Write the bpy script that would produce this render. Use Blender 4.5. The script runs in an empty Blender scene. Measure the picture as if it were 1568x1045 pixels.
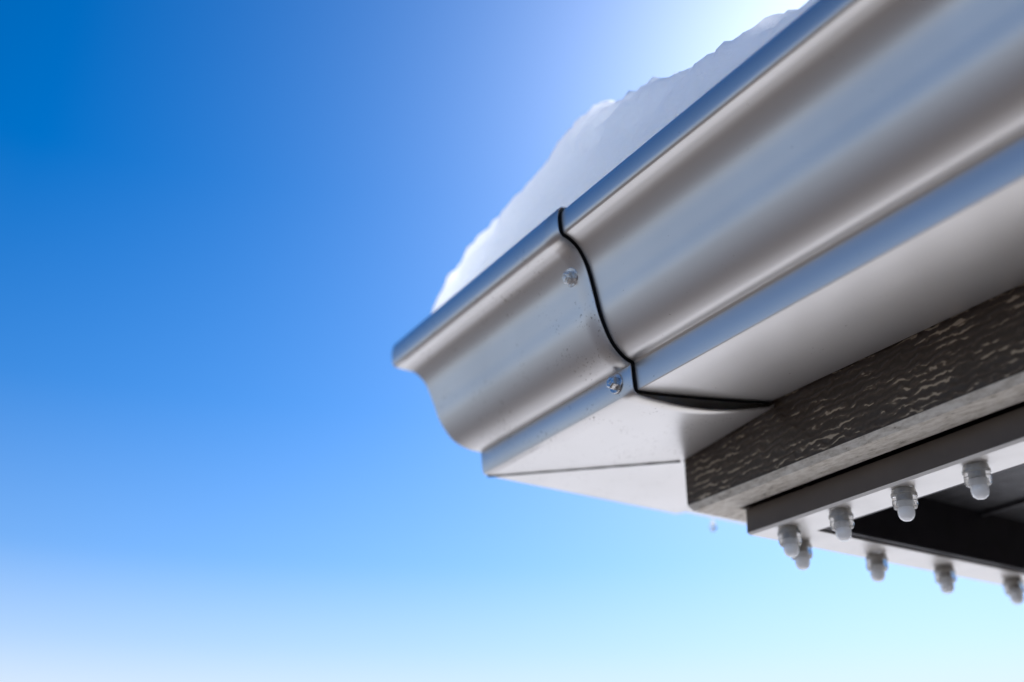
import bpy, bmesh, math, random
from mathutils import Vector, noise
random.seed(4)
U=0.00058; Z0=2.2
W=5.0/U; D=6.0/U
sc=bpy.context.scene
col=sc.collection

def P(x,y,z): return Vector((x*U,y*U,Z0+z*U))
def empty(name):
    e=bpy.data.objects.new(name,None); col.objects.link(e); return e
def mkobj(name,verts,faces,mat,parent=None,smooth=False,ang=35,midx=None):
    me=bpy.data.meshes.new(name); me.from_pydata([tuple(v) for v in verts],[],faces)
    mats=mat if isinstance(mat,list) else [mat]
    for m in mats: me.materials.append(m)
    if midx:
        for p,i in zip(me.polygons,midx): p.material_index=i
    bm=bmesh.new(); bm.from_mesh(me); bmesh.ops.recalc_face_normals(bm,faces=bm.faces); bm.to_mesh(me); bm.free()
    if smooth:
        for p in me.polygons: p.use_smooth=True
        me.set_sharp_from_angle(angle=math.radians(ang))
    o=bpy.data.objects.new(name,me); col.objects.link(o)
    if parent: o.parent=parent
    return o

# ---------- materials ----------
def base(name):
    m=bpy.data.materials.new(name); m.use_nodes=True
    nt=m.node_tree; b=nt.nodes['Principled BSDF']
    return m,nt,b
def coords(nt,scale=(1,1,1)):
    tc=nt.nodes.new('ShaderNodeTexCoord'); mp=nt.nodes.new('ShaderNodeMapping'); mp.inputs['Scale'].default_value=scale
    nt.links.new(tc.outputs['Object'],mp.inputs['Vector']); return mp.outputs['Vector']
def noise_n(nt,vec,scale,detail=4,rough=.55,dist=0):
    n=nt.nodes.new('ShaderNodeTexNoise'); n.inputs['Scale'].default_value=scale; n.inputs['Detail'].default_value=detail
    n.inputs['Roughness'].default_value=rough; n.inputs['Distortion'].default_value=dist
    nt.links.new(vec,n.inputs['Vector']); return n.outputs['Fac']
def ramp(nt,fac,stops):
    r=nt.nodes.new('ShaderNodeValToRGB'); nt.links.new(fac,r.inputs['Fac'])
    el=r.color_ramp.elements
    while len(el)<len(stops): el.new(.5)
    for e,(p,c) in zip(el,stops):
        e.position=p; e.color=(c[0],c[1],c[2],1) if hasattr(c,'__len__') else (c,c,c,1)
    return r.outputs['Color']
def mix(nt,fac,a,b):
    m=nt.nodes.new('ShaderNodeMix'); m.data_type='RGBA'
    if hasattr(fac,'links'): nt.links.new(fac,m.inputs[0])
    else: m.inputs[0].default_value=fac
    for i,v in ((6,a),(7,b)):
        if hasattr(v,'links'): nt.links.new(v,m.inputs[i])
        else: m.inputs[i].default_value=(*v,1)
    return m.outputs[2]
def math_n(nt,op,a,b):
    m=nt.nodes.new('ShaderNodeMath'); m.operation=op
    for i,v in enumerate((a,b)):
        if hasattr(v,'links'): nt.links.new(v,m.inputs[i])
        else: m.inputs[i].default_value=v
    return m.outputs[0]
def bump(nt,b,h,strength,dist):
    n=nt.nodes.new('ShaderNodeBump'); n.inputs['Strength'].default_value=strength; n.inputs['Distance'].default_value=dist
    nt.links.new(h,n.inputs['Height']); nt.links.new(n.outputs['Normal'],b.inputs['Normal'])

def gutter_mat(name,dirt):
    m,nt,b=base(name)
    v=coords(nt)
    fine=noise_n(nt,v,9,3)
    c=mix(nt,ramp(nt,fine,[(.3,0),(.75,1)]),(.83,.80,.77),(.77,.745,.715))
    sp=noise_n(nt,v,480,2,.5)
    big=noise_n(nt,v,38,4,.65)
    a=ramp(nt,sp,[(.68-dirt,0),(.73-dirt,1)])
    k=ramp(nt,big,[(.50,0),(.62,.8)])
    c=mix(nt,math_n(nt,'MULTIPLY',a,k),c,(.16,.11,.07))
    nt.links.new(c,b.inputs['Base Color'])
    b.inputs['Metallic'].default_value=.72
    nt.links.new(ramp(nt,fine,[(.3,.33),(.8,.39)]),b.inputs['Roughness'])
    bump(nt,b,noise_n(nt,coords(nt,(5,12,12)),1.0,1),.25,.004)
    return m
M_g=gutter_mat('gutter_paint',-.04); M_gc=gutter_mat('gutter_corner_paint',.05)

def plain(name,c,rough=.5,metal=0,var=.0,scale=30,bs=0):
    m,nt,b=base(name); v=coords(nt); n=noise_n(nt,v,scale,5)
    nt.links.new(mix(nt,ramp(nt,n,[(.3,0),(.7,1)]),tuple(x*(1-var) for x in c),tuple(min(1,x*(1+var)) for x in c)),b.inputs['Base Color'])
    b.inputs['Roughness'].default_value=rough; b.inputs['Metallic'].default_value=metal
    if bs: bump(nt,b,n,bs,.002)
    return m
M_seal_gap=plain('black_sealant_gap_shade',(.012,.011,.011),.6,0,.2,200,.3)  # black for sealant, and for shade painted into the section gap
M_trim=plain('trim_paint',(.90,.87,.83),.34,.4,.03,40,.1)
M_trimf=plain('trim_face_brown',(.12,.095,.078),.45,.2,.08,40,.1)  # outer vertical face, darker brown than the rest of the trim
M_band=plain('dark_rafter_paint',(.016,.013,.018),.5,0,.3,60,.2)
M_soff=plain('soffit_panel',(.06,.06,.066),.45,.1,.4,120,.6)
M_wall=plain('wall_siding',(.20,.17,.14),.7,0,.12,12,.2)
M_screw=plain('screw_zinc',(.62,.62,.63),.25,1,.2,300,.3)
M_roof=plain('asphalt_shingle',(.06,.055,.05),.9,0,.4,150,.6)
# wood-grain fascia
M_f,nt,b=base('fascia_woodgrain')
n1=noise_n(nt,coords(nt,(58,58,190)),1.0,2.2,.5,1.2)
w=nt.nodes.new('ShaderNodeTexWave'); w.wave_type='BANDS'; w.bands_direction='Z'
w.inputs['Scale'].default_value=54; w.inputs['Distortion'].default_value=7; w.inputs['Detail'].default_value=2.2; w.inputs['Detail Scale'].default_value=1.8; w.inputs['Detail Roughness'].default_value=.6
nt.links.new(coords(nt,(.75,.75,1)),w.inputs['Vector'])
h=math_n(nt,'MULTIPLY',n1,w.outputs['Fac'])
patch=noise_n(nt,coords(nt,(18,18,30)),1,3)
h2=math_n(nt,'MULTIPLY',h,ramp(nt,patch,[(.38,.72),(.6,1.14)]))
nt.links.new(ramp(nt,h2,[(.12,(.046,.032,.023)),(.42,(.078,.056,.039)),(.50,(.15,.115,.08)),(.58,(.50,.42,.32))]),b.inputs['Base Color']); b.inputs['Roughness'].default_value=.40  # palest stop paints the grain's highlights into the base colour
bump(nt,b,h,.8,.0015)
M_fu,nt,b=base('fascia_cut_edge')
n=noise_n(nt,coords(nt,(60,160,160)),1.5,6,.7)
nt.links.new(ramp(nt,n,[(.30,(.08,.065,.05)),(.39,(.60,.54,.46)),(.60,(.86,.81,.73))]),b.inputs['Base Color'])
b.inputs['Roughness'].default_value=.8; bump(nt,b,n,.6,.002)
# snow
M_snow,nt,b=base('snow')
n=noise_n(nt,coords(nt),35,6,.6)
b.inputs['Base Color'].default_value=(.93,.96,.995,1); b.inputs['Roughness'].default_value=.6
b.inputs['Subsurface Weight'].default_value=1; b.inputs['Subsurface Radius'].default_value=(.5,.55,.62); b.inputs['Subsurface Scale'].default_value=2
bump(nt,b,n,.5,.01)
# ground
M_gr,nt,b=base('winter_ground')
v=coords(nt); n=noise_n(nt,v,.35,6,.6)
tc=nt.nodes.new('ShaderNodeSeparateXYZ'); nt.links.new(v,tc.inputs[0])
t=math_n(nt,'SUBTRACT',math_n(nt,'MULTIPLY',tc.outputs[1],.9),math_n(nt,'MULTIPLY',tc.outputs[0],.25))
t=math_n(nt,'ADD',t,math_n(nt,'MULTIPLY',n,2.0))
t=math_n(nt,'MULTIPLY',t,.2)
grass=ramp(nt,noise_n(nt,v,9,6,.7),[(.3,(.05,.036,.025)),(.7,(.13,.095,.068))])
nt.links.new(mix(nt,ramp(nt,t,[(.08,0),(.22,1)]),grass,(.90,.88,.85)),b.inputs['Base Color'])
b.inputs['Roughness'].default_value=.85; bump(nt,b,noise_n(nt,v,6,5),.5,.05)
# bulbs
M_cup,nt,b=base('bulb_cup_plastic')
b.inputs['Base Color'].default_value=(.93,.92,.90,1); b.inputs['Roughness'].default_value=.10
b.inputs['Transmission Weight'].default_value=.88; b.inputs['IOR'].default_value=1.38
M_tip,nt,b=base('bulb_tip_frosted')
b.inputs['Base Color'].default_value=(.98,.98,.98,1); b.inputs['Roughness'].default_value=.12
b.inputs['Subsurface Weight'].default_value=1; b.inputs['Subsurface Radius'].default_value=(.03,.03,.03); b.inputs['Subsurface Scale'].default_value=1
b.inputs['Coat Weight'].default_value=.6
M_sock=plain('bulb_socket',(.45,.42,.38),.4,0,.2,300)
M_wire=plain('green_cord',(.02,.05,.03),.5,0,.2,100)

# ---------- gutter profile ----------
ctrl=[(-103,198),(-92,194),(-79,184),(-66,162),(-56,128),(-47,94),(-32,62),(-14,45),(0,40)]
def cr(p,n=7):
    out=[]
    q=[p[0]]+p+[p[-1]]
    for i in range(1,len(q)-2):
        for j in range(n):
            t=j/n
            out.append(tuple(.5*((2*q[i][a])+(-q[i-1][a]+q[i+1][a])*t+(2*q[i-1][a]-5*q[i][a]+4*q[i+1][a]-q[i+2][a])*t*t+(-q[i-1][a]+3*q[i][a]-3*q[i+1][a]+q[i+2][a])*t**3) for a in (0,1)))
    out.append(p[-1]); return out
front=[(-72,222),(-74,233),(-82,238),(-98,239),(-104,237.5),(-106.5,234.5),(-108,227),(-108.3,218),(-107.4,208),(-106.2,202),(-104.8,199.5)]+cr(ctrl)+[(1.2,38.5),(1.0,35),(1.8,20),(3,6),(4,2),(7,0)]
def profile(zb,sag=0):
    p=list(front); k=12
    for i in range(1,k+1):
        s=i/k
        p.append((7+s*206,zb*s**1.3-sag*math.sin(math.pi*s)))
    p+= [(214.5,zb+3),(214.5,218)]
    return p
NB=len(front)
def offs(p,o):
    out=[]
    for i in range(len(p)):
        a=p[max(i-1,0)]; c=p[min(i+1,len(p)-1)]
        t=Vector((c[0]-a[0],c[1]-a[1])).normalized()
        out.append((p[i][0]+t[1]*o,p[i][1]-t[0]*o))
    return out
def rings_obj(name,rings,mat,parent,th=1.4):
    n=len(rings[0]); vs=[v for r in rings for v in r]; fs=[]
    for i in range(len(rings)-1):
        for j in range(n-1):
            a=i*n+j; fs.append((a,a+1,a+n+1,a+n))
    o=mkobj(name,vs,fs,mat,parent,True,32)
    if th:
        s=o.modifiers.new('thickness','SOLIDIFY'); s.thickness=th*U; s.offset=0
    return o
gut=empty('rain_gutter')
XS=375
def shear(j,n):
    s=min(max((j-NB+1)/12,0),1); return 30*s
rg=[]
K=14
for i in range(K,-1,-1):
    f=i/K; p=offs(profile(18*f**1.0,11*f*f),3.2) 
    rg.append([P(k+(XS+shear(j,0)-k)*f,k,z) for j,(k,z) in enumerate(p)])
for i in range(1,K+1):
    f=i/K; p=offs(profile(18*f,11*f*f),3.2)
    rg.append([P(k,k+(XS-k)*f,z) for j,(k,z) in enumerate(p)])
rings_obj('corner_piece',rg,M_gc,gut,1.8)
def arm(name,axis,x0,x1,mat,o=0,zb=20,n=40,th=1.4):
    rg=[]
    p=offs(profile(zb),o)
    for i in range(n+1):
        f=i/n; x=x0+(x1-x0)*f*f if n>3 else x0+(x1-x0)*f
        rg.append([P(x+(shear(j,0) if th==0 else 0),k,z) if axis=='x' else P(k,x,z) for j,(k,z) in enumerate(p)])
    return rings_obj(name,rg,mat,gut,th)
arm('front_section','x',XS-45,W*.95,M_g,-3.0)
arm('side_section','y',XS-45,D*.95,M_g,-3.0)
arm('seam_gap_shade','x',XS-6,XS+2.2,M_seal_gap,-1.6,19,2,0)  # added black strip standing in for the shade inside the section gap
for nm,ax,e in (('end_cap_front','x',W*.95),('end_cap_side','y',D*.95)):
    p=profile(20); vs=[P(e,k,z) if ax=='x' else P(k,e,z) for k,z in p]
    mkobj(nm,vs,[tuple(range(len(vs)))],M_g,gut)
def strip(name,a,b_,w,h,mat,parent,n=20):
    vs=[];fs=[]
    d=(b_-a); L=d.length; d=d.normalized(); s=d.cross(Vector((0,0,1))).normalized()
    for i in range(n+1):
        t=i/n; ww=w*(1+.35*math.sin(i*2.3))
        c=a+d*L*t
        vs+= [c-s*ww+Vector((0,0,h)),c-s*ww*.6,c+s*ww*.6,c+s*ww+Vector((0,0,h))]
    for i in range(n):
        for j in range(3):
            q=i*4+j; fs.append((q,q+1,q+5,q+4))
    return mkobj(name,vs,fs,mat,parent,True)
strip('miter_sealant',P(5,5,-5.4),P(212,212,-5.2),2.8*U,2.8*U,M_seal_gap,gut)

def lathe_screw(name,pos,nrm,parent):
    bm=bmesh.new()
    def cyl(r0,r1,z0,z1,seg):
        r=bmesh.ops.create_cone(bm,cap_ends=True,segments=seg,radius1=r0,radius2=r1,depth=z1-z0)
        bmesh.ops.translate(bm,verts=r['verts'],vec=(0,0,(z0+z1)/2))
    cyl(14*U,13*U,0,2*U,32); cyl(9.4*U,9.4*U,2*U,10*U,6); cyl(8.8*U,7*U,10*U,11.5*U,6); 
    cyl(3.4*U,2.6*U,11.5*U,12.3*U,12)
    me=bpy.data.meshes.new(name); bm.to_mesh(me); bm.free(); me.materials.append(M_screw)
    o=bpy.data.objects.new(name,me); col.objects.link(o); o.parent=parent
    o.location=pos; o.rotation_mode='QUATERNION'; o.rotation_quaternion=nrm.to_track_quat('Z','Y')
    bv=o.modifiers.new('b','BEVEL'); bv.width=.7*U; bv.segments=2
    return o
lathe_screw('screw_1',P(344,-68.6,160),Vector((0,-.93,-.36)),gut)
lathe_screw('screw_2',P(344,-2.6,21),Vector((0,-1,0)),gut)

# ---------- house ----------
house=empty('house')
def ring(name,prof,mat,closed=True,midx=None):
    vs=[];fs=[];mi=[]
    n=len(prof)
    for cx,cy in ((0,0),(1,0),(1,1),(0,1)):
        for k,z in prof:
            vs.append(P(W-k if cx else k, D-k if cy else k, z))
    m=n if closed else n-1
    for c in range(4):
        for j in range(m):
            a=c*n; d=((c+1)%4)*n
            fs.append((a+j,a+(j+1)%n,d+(j+1)%n,d+j)); mi.append(midx[j] if midx else 0)
    return mkobj(name,vs,fs,mat,house,midx=mi if midx else None)
ring('fascia_board',[(216,-72),(216,225),(270,225),(270,-78),(267,-81),(222,-81)],[M_f,M_fu],midx=[0,0,0,0,1,1])
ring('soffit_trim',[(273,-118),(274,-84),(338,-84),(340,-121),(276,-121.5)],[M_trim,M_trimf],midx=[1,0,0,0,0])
ring('rafter_band',[(341.5,-118),(341.5,-36),(352,-36),(352,-118)],M_band)
ring('soffit',[(341.5,-37),(1250,-37)],M_soff,False)
def box(name,a,b_,mat,parent):
    x0,y0,z0=a;x1,y1,z1=b_
    vs=[P(x,y,z) for x in(x0,x1) for y in(y0,y1) for z in(z0,z1)]
    return mkobj(name,vs,[(0,1,3,2),(4,5,7,6),(0,1,5,4),(2,3,7,6),(0,2,6,4),(1,3,7,5)],mat,parent)
box('band_joint',(351,838,-119),(354,841,-36),M_seal_gap,house)
for i,yy in enumerate(range(700,4000,230)):
    box('soffit_rib_%d'%i,(352.5,yy,-44),(1240,yy+9,-38),M_soff,house)
ring('roof',[(120,247),(120,256),(W/2-1,256+.33*(W/2-121)),(W/2-1,247+.33*(W/2-121))],M_roof,False)
g=-Z0/U
ring('walls',[(1080,g),(1080,-40)],M_wall,False)
for i,x in enumerate((2600,5600)):
    box('window_frame_%d'%i,(x,1060,-2200),(x+1700,1082,-500),M_trim,house)
    box('window_glass_%d'%i,(x+110,1054,-2090),(x+1590,1064,-610),M_band,house)

# ---------- roof snow ----------
hx=[(-100,395),(0,415),(120,440),(230,468),(310,482),(358,470),(450,432),(567,392),(672,362),(734,342),(1500,335),(1e6,340)]
def interp(t,x):
    for (a,p),(b2,q) in zip(t,t[1:]):
        if x<=b2: return p+(q-p)*max(0,(x-a))/(b2-a)
    return t[-1][1]
pr=[(-80,0),(-78,.18),(-68,.42),(-54,.62),(-40,.77),(-24,.90),(0,1.0),(30,1.06)]
def axis_pts(L):
    a=[-80,-78,-74,-70,-65,-59,-52,-45,-38,-30]
    x=-22
    while x<900: a.append(x); x+=6 if x<60 else 8
    st=14
    while x<L/2: a.append(x); st*=1.13; x+=st
    b2=[L-q for q in a][::-1]
    return a+[L/2]+b2
ax=axis_pts(W); ay=axis_pts(D)
vs=[];fs=[]
for x in ax:
    for y in ay:
        dx=min(x,W-x); dy=min(y,D-y)
        d=min(dx,dy)
        if dx<-40 and dy<-40:
            r=math.hypot(-40-dx,-40-dy); d=max(min(d,-40-r*.98),-80)
        nn=noise.fractal(Vector((x*.012,y*.012,3.1)),1.0,2.1,5)
        n2=noise.fractal(Vector((x*.05,y*.05,7.7)),.7,2.1,5)
        if dy>dx: 
            w_=min(1,(dy-dx)/120); top=interp(hx,x)*(1-w_)+392*w_
        else: top=interp(hx,x)
        edge=interp(pr,d) if d<30 else 1.06
        h=240+(top-240)*edge+max(d,0)*.33+ (nn*17+n2*8)*min(1,max(0,(d+80)/30))
        off=(noise.fractal(Vector((x*.022,y*.022,h*.02)),.9,2,5))*9*min(1,max(0,(d+80)/20))
        sx=off if dx<dy else 0; sy=off if dy<=dx else 0
        if d>200: sx=sy=0
        vs.append(P(x+sx,y+sy,h))
ny=len(ay)
for i in range(len(ax)-1):
    for j in range(ny-1):
        a=i*ny+j; fs.append((a,a+1,a+ny+1,a+ny))
mkobj('roof_snow',vs,fs,M_snow,None,True,180)

# ---------- string lights ----------
sl=empty('string_lights')
def lathe(name,prof,mat,loc,parent,tilt=(0,0)):
    seg=28; vs=[];fs=[]
    for r,z in prof:
        for s in range(seg):
            a=2*math.pi*s/seg; vs.append((r*U*math.cos(a),r*U*math.sin(a),z*U))
    for i in range(len(prof)-1):
        for s in range(seg):
            fs.append((i*seg+s,i*seg+(s+1)%seg,(i+1)*seg+(s+1)%seg,(i+1)*seg+s))
    fs.append(tuple(range(seg))); fs.append(tuple(range((len(prof)-1)*seg,len(prof)*seg)))
    o=mkobj(name,vs,fs,mat,parent,True,40); o.location=loc; o.rotation_euler=(tilt[0],tilt[1],0); return o
bulbs=[(x,296) for x in (330,424,528,633,740,850)]+[(288,360),(300,505),(304,652),(312,808),(318,965),(320,1120)]
for i,(x,y) in enumerate(bulbs):
    t=(random.uniform(-.07,.07),random.uniform(-.07,.07))
    l=P(x,y,-122)
    lathe('bulb_cup_%d'%i,[(12,2),(14.5,-1),(15,-5),(16,-6),(16,-9),(15,-10),(15.5,-20),(14,-23.5),(11,-25)],M_cup,l,sl,t)
    lathe('bulb_socket_%d'%i,[(10,0),(11,-3),(11,-7),(7,-8),(7,-15)],M_sock,l,sl,t)
    lathe('bulb_tip_%d'%i,[(8,-16),(10,-25.2),(10.4,-30),(9.8,-34),(8,-37.5),(5,-39.8),(1.5,-40.6)],M_tip,l,sl,t)
def cord(name,pts,r,mat,parent):
    cu=bpy.data.curves.new(name,'CURVE'); cu.dimensions='3D'; cu.bevel_depth=r; cu.bevel_resolution=3
    s=cu.splines.new('NURBS'); s.points.add(len(pts)-1); s.use_endpoint_u=True; s.order_u=3
    for p,q in zip(s.points,pts): p.co=(*q,1)
    cu.materials.append(mat); o=bpy.data.objects.new(name,cu); col.objects.link(o); o.parent=parent
cord('cord',[P(345,296,-126),P(335,312,-130),P(312,330,-140),P(300,345,-132),P(290,362,-126)],1.5*U,M_wire,sl)

lathe('water_drop',[(.5,10),(2.5,4),(5,-1),(6,-5),(5.4,-9),(3,-12.5),(.5,-13)],M_cup,P(56,409,-28),None)

vs=[(-1500,-1500,0),(1500,-1500,0),(1500,1500,0),(-1500,1500,0)]
mkobj('ground',vs,[(0,1,2,3)],M_gr)

# ---------- light ----------
el=math.radians(38); S=Vector((-.573*math.cos(el),.82*math.cos(el),math.sin(el))).normalized()
sun=bpy.data.lights.new('sun','SUN'); sun.energy=5; sun.angle=math.radians(.5); sun.color=(1,.95,.87)
so=bpy.data.objects.new('sun',sun); col.objects.link(so); so.rotation_mode='QUATERNION'; so.rotation_quaternion=S.to_track_quat('Z','Y'); so.location=(0,0,8)
w=bpy.data.worlds.new('World'); sc.world=w; w.use_nodes=True; nt=w.node_tree
bg=nt.nodes['Background']; sk=nt.nodes.new('ShaderNodeTexSky'); sk.sky_type='NISHITA'; sk.sun_disc=False
sk.sun_elevation=el; sk.sun_rotation=math.atan2(S.x,S.y); sk.air_density=1.0; sk.dust_density=.65; sk.ozone_density=4
def vm(op,a,s):
    n=nt.nodes.new('ShaderNodeVectorMath'); n.operation=op; nt.links.new(a,n.inputs[0]); n.inputs[1].default_value=s if isinstance(s,tuple) else (s,s,s); return n.outputs[0]
c=vm('MULTIPLY',sk.outputs[0],(.116,.126,.134))
gm=nt.nodes.new('ShaderNodeGamma'); gm.inputs['Gamma'].default_value=1.25; nt.links.new(c,gm.inputs['Color'])
c=vm('MULTIPLY',gm.outputs[0],9.2)
hs=nt.nodes.new('ShaderNodeHueSaturation'); hs.inputs['Saturation'].default_value=1.28
nt.links.new(c,hs.inputs['Color'])
# low haze layer toward the horizon
tcw=nt.nodes.new('ShaderNodeTexCoord'); sp=nt.nodes.new('ShaderNodeSeparateXYZ'); nt.links.new(tcw.outputs['Generated'],sp.inputs[0])
f=ramp(nt,sp.outputs[2],[(.0,1.0),(.13,.85),(.18,.48),(.25,.18),(.38,.05),(.55,0)])
hz=mix(nt,f,hs.outputs[0],(6.7,7.3,8.0))
nt.links.new(hz,bg.inputs['Color']); bg.inputs['Strength'].default_value=.12

# ---------- camera ----------
cam=bpy.data.cameras.new('camera'); co=bpy.data.objects.new('camera',cam); col.objects.link(co); sc.camera=co
co.location=P(1380,-806.6,-556)
th=math.radians(26.1); F=Vector((-.849,.528,0)).normalized()
d=F*math.cos(th)+Vector((0,0,math.sin(th)))
co.rotation_mode='QUATERNION'; co.rotation_quaternion=d.to_track_quat('-Z','Y')
cam.sensor_width=36; cam.lens=36*1680/1568
cam.clip_start=.01; cam.clip_end=5000
cam.dof.use_dof=True; cam.dof.focus_distance=1350*U; cam.dof.aperture_fstop=2.4
sc.view_settings.view_transform='Standard'; sc.view_settings.look='None'; sc.view_settings.exposure=0
